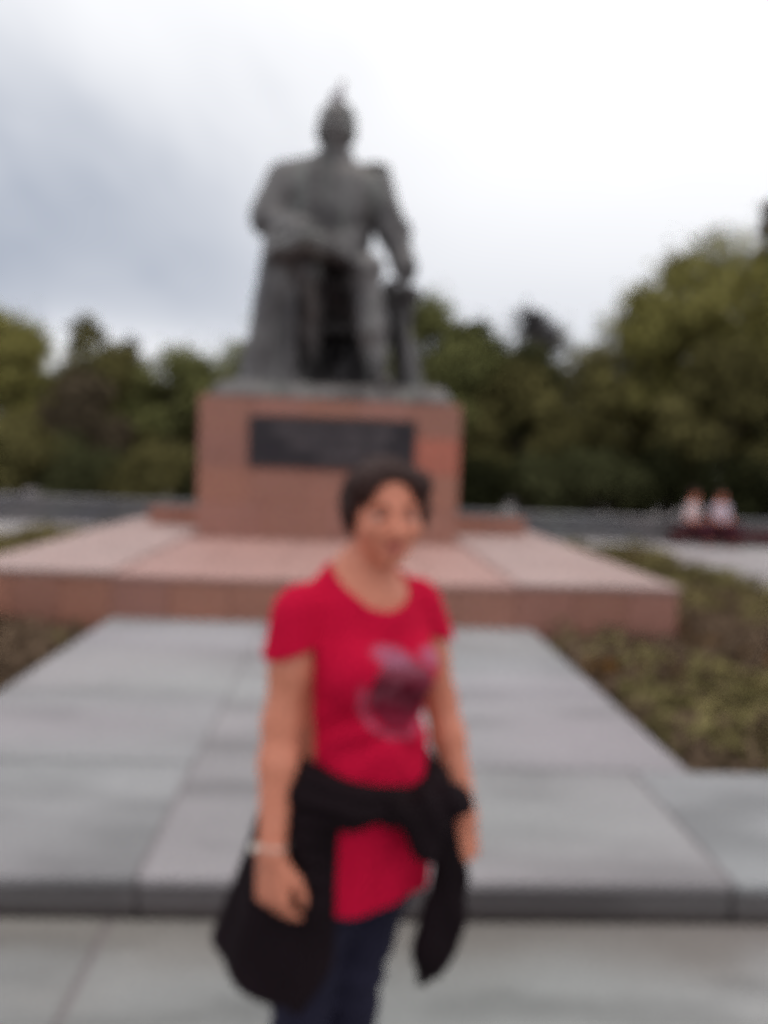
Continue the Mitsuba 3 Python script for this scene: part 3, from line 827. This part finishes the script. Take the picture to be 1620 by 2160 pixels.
def sleeve(p):
    q = p.copy()
    q[:, 1] = 1.645 + (q[:, 1] - 1.645) * 1.7
    d = chain(q, [(0.222, 1.650, 0.86), (0.250, 1.668, 0.73), (0.245, 1.662, 0.645), (0.220, 1.650, 0.570), (0.203, 1.66, 0.500)], [0.030, 0.036, 0.046, 0.046, 0.014], 0.02)
    d = d - 0.0035 * np.sin(p[:, 2] * 28 + p[:, 0] * 95 + 5 * vnoise(p * 10, 16)) - 0.006 * (vfbm(p * 14, 3, 3) - 0.5)
    return d * 0.7


obj('sleeve', surface_nets(sleeve, (0.08, 1.52, 0.44), (0.34, 1.78, 0.90), 0.005), 'mat_jacket', ja, smooth=True)


def hair(p):
    q = (p - HC) @ HR / [1.04, 1.0, 1.0]
    d = ell(q, (0, 0.020, 0.034), (0.081, 0.100, 0.085))
    d = smin(d, ell(q, (-0.004, -0.012, 0.086), (0.052, 0.056, 0.032)), 0.03)
    for s in (-1, 1):
        d = smin(d, ell(q, (s * 0.072, 0.002, 0.018), (0.020, 0.040, 0.056)), 0.02)
        d = smin(d, ell(q, (s * 0.052, -0.052, 0.062), (0.034, 0.026, 0.036)), 0.02)
        d = smin(d, rc(q, (s * 0.080, -0.018, 0.012), (s * 0.079, -0.014, -0.034), 0.015, 0.007), 0.015)
    d = smin(d, ell(q, (0, 0.075, -0.030), (0.062, 0.035, 0.050)), 0.03)
    part = np.arctan2(q[:, 0], 0.06 - q[:, 1])
    d = d - 0.0026 * np.sin(part * 46 + 12 * vnoise(q * 20, 3)) - 0.007 * (vfbm(q * [45, 45, 20], 9, 3) - 0.5)
    # the face stays clear of hair: an oval opening with a rounded hairline
    face = ell(q, (0.002, -0.112, -0.004), (0.062, 0.088, 0.088))
    face = smin(face, ell(q, (0, -0.09, -0.075), (0.095, 0.10, 0.080)), 0.03)
    return smax(d, -face, 0.008)


obj('hair', surface_nets(hair, HC - [0.15, 0.18, 0.15], HC + [0.15, 0.18, 0.16], 0.0035), 'mat_hair', wo, smooth=True, label='short dark brown hair')
hw = lambda *v: HC + HR @ (np.asarray(v, float) * HX)
for s in (-1, 1):
    ey = obj('eye', trimesh.creation.icosphere(2, 0.0122).apply_translation(hw(s * 0.031, -0.0765, -0.001)), 'mat_eye_white', wo, smooth=True)
    obj('iris', trimesh.creation.icosphere(2, 0.0062).apply_translation(hw(s * 0.031, -0.0840, -0.001)), 'mat_iris', ey, smooth=True)
    lid = lambda p: smax(np.abs(np.linalg.norm((p - hw(s * 0.031, -0.0765, -0.001)), axis=1) - 0.0128) - 0.0010, 0.0046 - np.abs(((p - HC) @ HR)[:, 2] + 0.0025), 0.0008)
    obj('eyelid', surface_nets(lid, hw(s * 0.031, -0.0765, 0) - 0.018, hw(s * 0.031, -0.0765, 0) + 0.018, 0.0012), 'mat_skin', wo, smooth=True)
    obj('eyebrow', tube([hw(s * 0.013, -0.0925, 0.0165), hw(s * 0.026, -0.0925, 0.0215), hw(s * 0.040, -0.0850, 0.0215), hw(s * 0.051, -0.0730, 0.0165)], [0.0025, 0.0032, 0.0028, 0.0012], 7), 'mat_hair', wo, smooth=True)
obj('lips', surface_nets(lambda p: smin(ell((p - HC) @ HR, (0, -0.0885, -0.0620), (0.0215, 0.0098, 0.0050)), ell((p - HC) @ HR, (0, -0.0880, -0.0715), (0.0185, 0.0100, 0.0058)), 0.001), hw(0, -0.085, -0.067) - 0.035, hw(0, -0.085, -0.067) + 0.035, 0.0016), 'mat_lip', wo, smooth=True)
bt = np.linspace(0, 2 * np.pi, 40)
bra = [tube(np.stack([RW[0] + 0.003 + 0.0345 * np.cos(bt), RW[1] + 0.004 + 0.0345 * np.sin(bt), RW[2] + 0.018 + 0.004 * np.cos(bt + 2)], 1), 0.0020, 6)]
bra.append(trimesh.creation.icosphere(2, 0.009).apply_translation([RW[0] - 0.034, RW[1] - 0.006, RW[2] + 0.012]))
obj('bracelet', join(bra), 'mat_silver', wo, smooth=True, label='thin silver bracelet with a small charm on her right wrist')

# ---------------------------------------------------------------- low stone wall, bench and the two people on it
lw = thing('low_stone_wall', 'long low grey stone wall in front of the trees', 'wall')
WY = 17.3
obj('core', cbox(-16, 18, WY - 0.15, WY + 0.15, 0.05, 0.60), 'mat_mortar', lw)
for r, (z0, z1) in enumerate(((0.125, 0.345), (0.345, 0.565))):
    us = np.arange(-16, 18.01, 0.68) + (0.34 if r else 0)
    for a, b in zip(us[:-1], us[1:]):
        obj('stone', cbox(a + 0.006, b - 0.006, WY - 0.20 - rng.uniform(0, 0.015), WY + 0.20, z0 + 0.004, z1 - 0.004, 0.015, 0.004, rng), f'mat_wall_stone_{rng.integers(3)}', lw)
us = np.arange(-16, 18.01, 1.36)
for a, b in zip(us[:-1], us[1:]):
    obj('coping_stone', cbox(a + 0.004, b - 0.004, WY - 0.24, WY + 0.24, 0.57, 0.65, 0.015, 0.002, rng), f'mat_wall_stone_{rng.integers(3)}', lw)

be = thing('bench', 'long dark red bench in front of the low stone wall', 'bench')
for k in range(3):
    obj('seat_plank', cbox(6.85, 10.4, 16.42 + 0.15 * k, 16.56 + 0.15 * k, 0.42, 0.46, 0.008), 'mat_bench', be)
obj('apron', cbox(6.9, 10.35, 16.44, 16.47, 0.22, 0.417, 0.006), 'mat_bench', be)
for x in (6.95, 8.1, 9.2, 10.2):
    obj('leg', cbox(x, x + 0.08, 16.475, 16.84, 0.127, 0.417, 0.01), 'mat_bench', be)


def sitter(name, x, label, lean, shirt_mat, trouser_mat, turn):
    t = thing('person', label, 'person')
    R = rotz(turn)
    O = np.array([x, 16.62, 0.0])
    Q = lambda a, b, c: O + R @ np.array([a, b, c])
    tor = [Q(0, 0.0, 0.56), Q(0.0, -0.02, 0.72), Q(lean, -0.03, 0.92)]
    sh = [Q(lean + s * 0.155, -0.03, 0.955) for s in (-1, 1)]
    el_ = [Q(lean * 0.7 + s * 0.21, -0.06, 0.70) for s in (-1, 1)]
    wr = [Q(s * 0.10, -0.28, 0.61) for s in (-1, 1)]
    hip = [Q(s * 0.085, -0.02, 0.545) for s in (-1, 1)]
    kn = [Q(s * 0.10, -0.44, 0.57) for s in (-1, 1)]
    an = [Q(s * 0.09, -0.40, 0.22) for s in (-1, 1)]
    to = [Q(s * 0.10, -0.55, 0.165) for s in (-1, 1)]
    hc = Q(lean * 1.2, -0.05, 1.185)

    def bod(p):
        d = chain(p, tor, [0.13, 0.12, 0.12], 0.03)
        d = smin(d, rc(p, sh[0], sh[1], 0.05), 0.05)
        d = smin(d, rc(p, tor[2], hc, 0.055, 0.05), 0.03)
        d = smin(d, head_sdf((p - hc) @ R), 0.015)
        for i in (0, 1):
            d = smin(d, chain(p, [sh[i], el_[i], wr[i]], [0.048, 0.038, 0.028], 0.02), 0.02)
            d = smin(d, hand(p, wr[i], R @ np.array([(0.3 if i == 0 else -0.3), -0.9, -0.3]), R @ np.array([(0.9 if i == 0 else -0.9), 0.33, 0.0]), R @ np.array([0, -0.3, -0.95]), 1.0, 0.3), 0.012)
            d = smin(d, chain(p, [hip[i], kn[i], an[i], to[i]], [0.078, 0.056, 0.036, 0.03], 0.02), 0.03)
        return d
    lo, hi = O + [-0.45, -0.75, 0.10], O + [0.45, 0.35, 1.36]
    obj('body', surface_nets(bod, lo, hi, 0.011), 'mat_skin', t, smooth=True)

    def top(p):
        d = chain(p, tor, [0.145, 0.135, 0.135], 0.03)
        d = smin(d, rc(p, sh[0], sh[1], 0.064), 0.05)
        for i in (0, 1):
            d = smin(d, rc(p, sh[i], sh[i] * 0.4 + el_[i] * 0.6, 0.062, 0.058), 0.02)
        return smax(smax(d - 0.005 * np.sin(p[:, 2] * 50 + 5 * vnoise(p * 8, 3)), (p - hc)[:, 2] + 0.185, 0.01), 0.50 - p[:, 2], 0.01)
    obj('shirt', surface_nets(top, lo, hi, 0.011), shirt_mat, t, smooth=True)

    def leg(p):
        d = None
        for i in (0, 1):
            e = chain(p, [hip[i], kn[i], an[i]], [0.095, 0.075, 0.055])
            d = e if d is None else smin(d, e, 0.03)
        return smax(smin(d, ell(p, Q(0, 0.02, 0.55), (0.17, 0.14, 0.10)), 0.03), np.where(p[:, 1] > 16.41, 0.463, 0.215) - p[:, 2], 0.006)
    obj('trousers', surface_nets(leg, lo, hi, 0.011), trouser_mat, t, smooth=True)
    for i in (0, 1):
        obj('shoe', surface_nets(lambda p: smax(rc(p, an[i] + [0, 0, -0.045], to[i] + [0, 0, -0.006], 0.05, 0.042), 0.131 - p[:, 2], 0.004), an[i] - [0.15, 0.3, 0.16], an[i] + [0.2, 0.2, 0.15], 0.009), 'mat_shoe', t, smooth=True)
    fh = lambda p: smax(ell((p - hc) @ R, (0, 0.016, 0.034), (0.086, 0.102, 0.088)), -ell((p - hc) @ R, (0, -0.115, -0.045), (0.056, 0.080, 0.070)), 0.008) - 0.003 * np.sin(p[:, 0] * 150 + 6 * vnoise(p * 20, 2))
    obj('hair', surface_nets(fh, hc - 0.16, hc + 0.17, 0.009), 'mat_hair', t, smooth=True)


mat('mat_white_cloth_b', (0.58, 0.50, 0.58), 0.85, 0.15)
mat('mat_shorts', (0.075, 0.02, 0.03), 0.85, 0.15)
sitter('person', 7.28, 'dark-haired person in a pale top sitting at the left end of the red bench', 0.03, 'mat_white_cloth', 'mat_shorts', 38)
sitter('person', 7.93, 'person in a white top sitting second from the left on the red bench', -0.03, 'mat_white_cloth_b', 'mat_shorts', 12)

# ---------------------------------------------------------------- planting in the beds


def in_bed(x, y):
    return ~((x > PX0 - 0.10) & (x < PX1 + 0.10) & (y > PY0 - 0.22) & (y < PY1 + 0.1))


def bedding(x0, x1, n, leafsize, seed, per, zmax, patch):
    r = np.random.default_rng(seed)
    c, nn = [], []
    x, y = r.uniform(x0, x1, 6 * n), 3.93 + (15.1 - 3.93) * r.uniform(0, 1, 6 * n) ** 1.5
    keep = in_bed(x, y) & (vfbm(np.stack([x * 1.1, y * 1.1, 0 * x + seed], -1), 4, 2) > patch)
    x, y = x[keep][:n], y[keep][:n]
    for px, py in zip(x, y):
        k = int(r.integers(per // 2, per))
        hgt = r.uniform(0.45, 1.0) * zmax
        a, t = r.uniform(0, 2 * np.pi, k), r.uniform(0.1, 1, k)
        rad = 0.16 * np.sin(t * 2.4) * r.uniform(0.5, 1.2, k)
        pos = np.stack([px + rad * np.cos(a), py + rad * np.sin(a), 0.01 + hgt * t], 1)
        c.append(pos)
        nn.append(np.stack([0.7 * np.cos(a), 0.7 * np.sin(a), r.uniform(0.2, 1.4, k)], 1) + 0.35 * r.normal(size=(k, 3)))
    c, nn = np.vstack(c), np.vstack(nn)
    ok = in_bed(c[:, 0], c[:, 1]) & (c[:, 0] > min(x0, x1) - 0.03) & (c[:, 0] < max(x0, x1) + 0.03) & (c[:, 1] > 3.86)
    return leaves(c[ok], nn[ok], leafsize, r, 0.30)


for side, (x0, x1) in (('right', (1.84, 5.55)), ('left', (-5.55, -2.14))):
    obj('brown_ground_cover', bedding(x0, x1, 1700, 0.072, 11 if side == 'right' else 12, 40, 0.24, 0.0), 'mat_leaf_bed_brown', kind='stuff',
        label=f'reddish brown withered bedding plants in the {side} flower bed', cat='plants')
    obj('olive_ground_cover', bedding(x0, x1, 520, 0.085, 21 if side == 'right' else 22, 36, 0.36, 0.46), 'mat_leaf_bed_olive', kind='stuff',
        label=f'taller olive green leaves among the brown plants in the {side} flower bed', cat='plants')
    obj('rust_ground_cover', bedding(x0, x1, 70, 0.11, 31 if side == 'right' else 32, 22, 0.24, 0.55), 'mat_leaf_rust', kind='stuff',
        label=f'scattered rust orange leaves among the plants in the {side} flower bed', cat='plants')

# ---------------------------------------------------------------- trees and shrubs


def tree(x, y, height, radius, leafmat, label, seed, n=11000, size=0.15, clumps=26, low=0.25, flat=1.0, key='tree', cat='tree', open_=0.0):
    r = np.random.default_rng(seed)
    t = thing(key, label, cat, None)
    zc = height * (0.5 + low / 2)
    rz = height - zc
    tr = 0.020 * height + 0.03
    pts = [np.array([x, y, 0.05])]
    for k in range(1, 6):
        pts.append(np.array([x, y, 0.05]) + [r.normal() * 0.05 * k, r.normal() * 0.05 * k, (height * 0.80) * k / 5])
    trunk_m = [tube(pts, np.linspace(tr, tr * 0.25, 6), 9)]
    cents = []
    for k in range(clumps):
        a, ct = r.uniform(0, 2 * np.pi), r.uniform(-0.75, 1)
        st_ = math.sqrt(1 - ct * ct)
        rr = r.uniform(0.62, 0.86)
        width = radius * (1.0 if ct < 0.3 else 1 - 0.35 * (ct - 0.3))
        c = np.array([x + width * rr * st_ * math.cos(a), y + width * rr * st_ * math.sin(a), zc + rz * rr * ct])
        cents.append(c)
        s = pts[min(5, max(1, int(5 * (c[2] - 0.5) / (height * 0.8))))]
        m = (s + c) / 2 + [0, 0, -0.12]
        trunk_m.append(tube([s, m, c, c + (c - s) * 0.18], [tr * 0.42, tr * 0.26, tr * 0.12, tr * 0.03], 5))
    cents.append(np.array([x, y, zc + rz * 0.72]))
    cents = np.array(cents)
    w = r.uniform(0.6, 1.4, len(cents))
    which = r.choice(len(cents), n, p=w / w.sum())
    cr = radius * (0.27 + 0.22 * r.random(len(cents)) ** 1.3)
    dirs = r.normal(size=(n, 3))
    dirs /= np.linalg.norm(dirs, axis=1, keepdims=True)
    rad = cr[which] * r.uniform(0.1, 1, n) ** 0.5 * (1 + 0.45 * np.abs(r.normal(size=n)) * (r.random(n) < 0.35)) * (0.7 + 0.6 * vnoise(cents[which] + dirs * 2.5, seed))
    c = cents[which] + dirs * rad[:, None] * [1, 1, 0.8 * flat]
    if open_:
        keep = vfbm(c * 1.4, seed, 3) > open_
        c, dirs = c[keep], dirs[keep]
    c[:, 2] = np.maximum(c[:, 2], 0.25)
    obj('trunk', join(trunk_m), 'mat_bark', t, smooth=True)
    obj('crown', leaves(c, dirs * 0.6 + [0, -0.1, 0.9] + 0.45 * r.normal(size=c.shape), size, r, 0.42), 'mat_leaf_' + leafmat, t)
    return t


TREES = [
    (-13.6, 24.5, 6.4, 2.6, 'yellow_green', 'yellow green tree at the left edge of the picture', {}),
    (-9.9, 23.8, 5.6, 2.0, 'yellow_green', 'bright olive yellow tree on the left, second from the edge', {}),
    (-8.55, 27.5, 6.3, 1.2, 'olive', 'thin olive tree top rising above the yellow green tree on the left', dict(n=4200, clumps=30, open_=0.45)),
    (-7.1, 27.0, 5.8, 0.9, 'grey', 'small half bare grey tree top left of the statue', dict(n=1500, clumps=26, open_=0.47)),
    (-7.2, 22.6, 3.9, 1.2, 'brown', 'low brown bushy tree in front of the green trees on the left', dict(low=0.0)),
    (-7.3, 25.0, 5.1, 1.6, 'olive', 'olive tree between the bright tree and the rounded green tree on the left', {}),
    (-11.8, 22.0, 4.8, 1.7, 'yellow_green', 'low yellow green tree at the left behind the grey wall', dict(low=0.05)),
    (-5.0, 24.0, 4.9, 1.7, 'green', 'rounded green tree just left of the pedestal', {}),
    (-2.9, 25.5, 5.2, 1.7, 'green', 'green tree half hidden behind the left side of the statue', {}),
    (-0.3, 26.5, 5.4, 1.9, 'dark_green', 'dark tree hidden behind the legs of the statue', {}),
    (2.35, 24.2, 6.9, 1.7, 'green', 'tall green tree just right of the statue', dict(low=0.1)),
    (4.1, 26.0, 6.7, 1.6, 'dark_green', 'dark grey green tree second to the right of the statue', dict(open_=0.30)),
    (6.05, 26.5, 7.2, 1.35, 'grey', 'thin greyish half bare tree right of the statue', dict(n=4800, clumps=34, open_=0.46)),
    (4.9, 22.6, 4.5, 1.7, 'olive', 'low olive tree in front, right of the pedestal', dict(low=0.0)),
    (3.3, 23.2, 5.6, 1.6, 'green', 'green tree in front of the dark grey green tree right of the statue', dict(low=0.05)),
    (5.6, 24.6, 5.7, 1.7, 'dark_green', 'dark tree in front of the half bare tree on the right', dict(low=0.05)),
    (7.3, 23.5, 5.4, 1.8, 'olive', 'dark olive tree in the dip of the skyline on the right', dict(low=0.05)),
    (8.5, 23.4, 7.5, 1.9, 'yellow_green', 'tall leafy tree at the left of the high group on the right', dict(low=0.1)),
    (9.7, 23.8, 8.3, 1.6, 'yellow_green', 'yellow green tree filling the rise to the highest tree on the right', dict(low=0.1)),
    (12.1, 24.0, 8.7, 1.7, 'green', 'green tree between the highest tree and the right edge', dict(low=0.1)),
    (10.6, 23.0, 9.1, 2.3, 'yellow_green', 'highest yellow green tree on the right', dict(n=16000, clumps=38, low=0.1)),
    (13.4, 22.5, 8.4, 2.2, 'yellow_green', 'big yellow green tree at the right edge of the picture', dict(n=15000, clumps=36, low=0.1)),
    (10.2, 21.2, 5.4, 1.9, 'olive', 'dark olive tree behind the people on the bench', dict(low=0.0)),
    (12.8, 20.8, 5.0, 1.9, 'dark_green', 'dark low tree at the right edge behind the bench', dict(low=0.0)),
    (14.2, 27.0, 12.0, 1.0, 'brown', 'narrow dark poplar rising at the right edge', dict(n=9000, clumps=34, low=0.05)),
]
for i, (x, y, h_, r_, m_, lab, kw) in enumerate(TREES):
    tree(x, y, h_, r_, m_, lab, 100 + i, **kw)


def shrub(x, y, height, radius, leafmat, label, seed, n=3600):
    r = np.random.default_rng(seed)
    t = thing('shrub', label, 'shrub', 'shrubs behind the low wall')
    k = 7
    cents = np.stack([x + r.uniform(-0.6, 0.6, k) * radius, y + r.uniform(-0.5, 0.5, k) * radius, r.uniform(0.3, 0.75, k) * height], 1)
    which = r.integers(0, k, n)
    dirs = r.normal(size=(n, 3))
    dirs /= np.linalg.norm(dirs, axis=1, keepdims=True)
    c = cents[which] + dirs * (radius * 0.55 * r.uniform(0.2, 1, n) ** 0.5)[:, None]
    c[:, 2] = np.clip(c[:, 2], 0.14, None)
    obj('stem', join([tube([(x, y, 0.05), (x + (cc[0] - x) * 0.5, y + (cc[1] - y) * 0.5, cc[2] * 0.55), cc], [0.045, 0.03, 0.012], 5) for cc in cents]), 'mat_bark', t, smooth=True)
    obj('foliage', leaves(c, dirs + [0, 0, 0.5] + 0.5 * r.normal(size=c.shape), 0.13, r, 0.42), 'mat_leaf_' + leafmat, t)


for i, x in enumerate(np.arange(-15.5, 17, 1.55)):
    r = np.random.default_rng(500 + i)
    m_ = ('olive', 'dark_green', 'olive')[int(r.integers(3))] if x < 0 else ('shaded_green', 'shaded_green', 'dark_green')[int(r.integers(3))]  # right-hand shrubs mostly take the leaves darkened for tree shade
    shrub(x + r.uniform(-0.2, 0.2), 19.6 + r.uniform(0, 0.8), r.uniform(1.9, 2.7), 1.15, m_, 'dark bushy shrub in the row behind the low grey wall', 600 + i)


def far_wood():
    r = np.random.default_rng(77)
    n = 42000
    x = r.uniform(-34, 34, n)
    top = 3.4 + 1.8 * vnoise(np.stack([x / 3.1, 0 * x, 0 * x], -1), 3) + np.where(x > 9, (x - 9) * 0.25, 0)
    t = r.uniform(0, 1, n) ** 0.8
    y = 31 + 4 * r.uniform(0, 1, n) + 1.5 * vnoise(np.stack([x / 2, t * 3, 0 * x], -1), 5)
    c = np.stack([x, y, 0.2 + t * top], 1)
    return leaves(c, np.stack([0.3 * r.normal(size=n), -0.6 + 0.4 * r.normal(size=n), 0.5 + 0.4 * r.normal(size=n)], 1), 0.36, r, 0.45)


obj('wood', far_wood(), 'mat_leaf_dark_green', kind='stuff', label='dark belt of trees far behind the others', cat='trees')
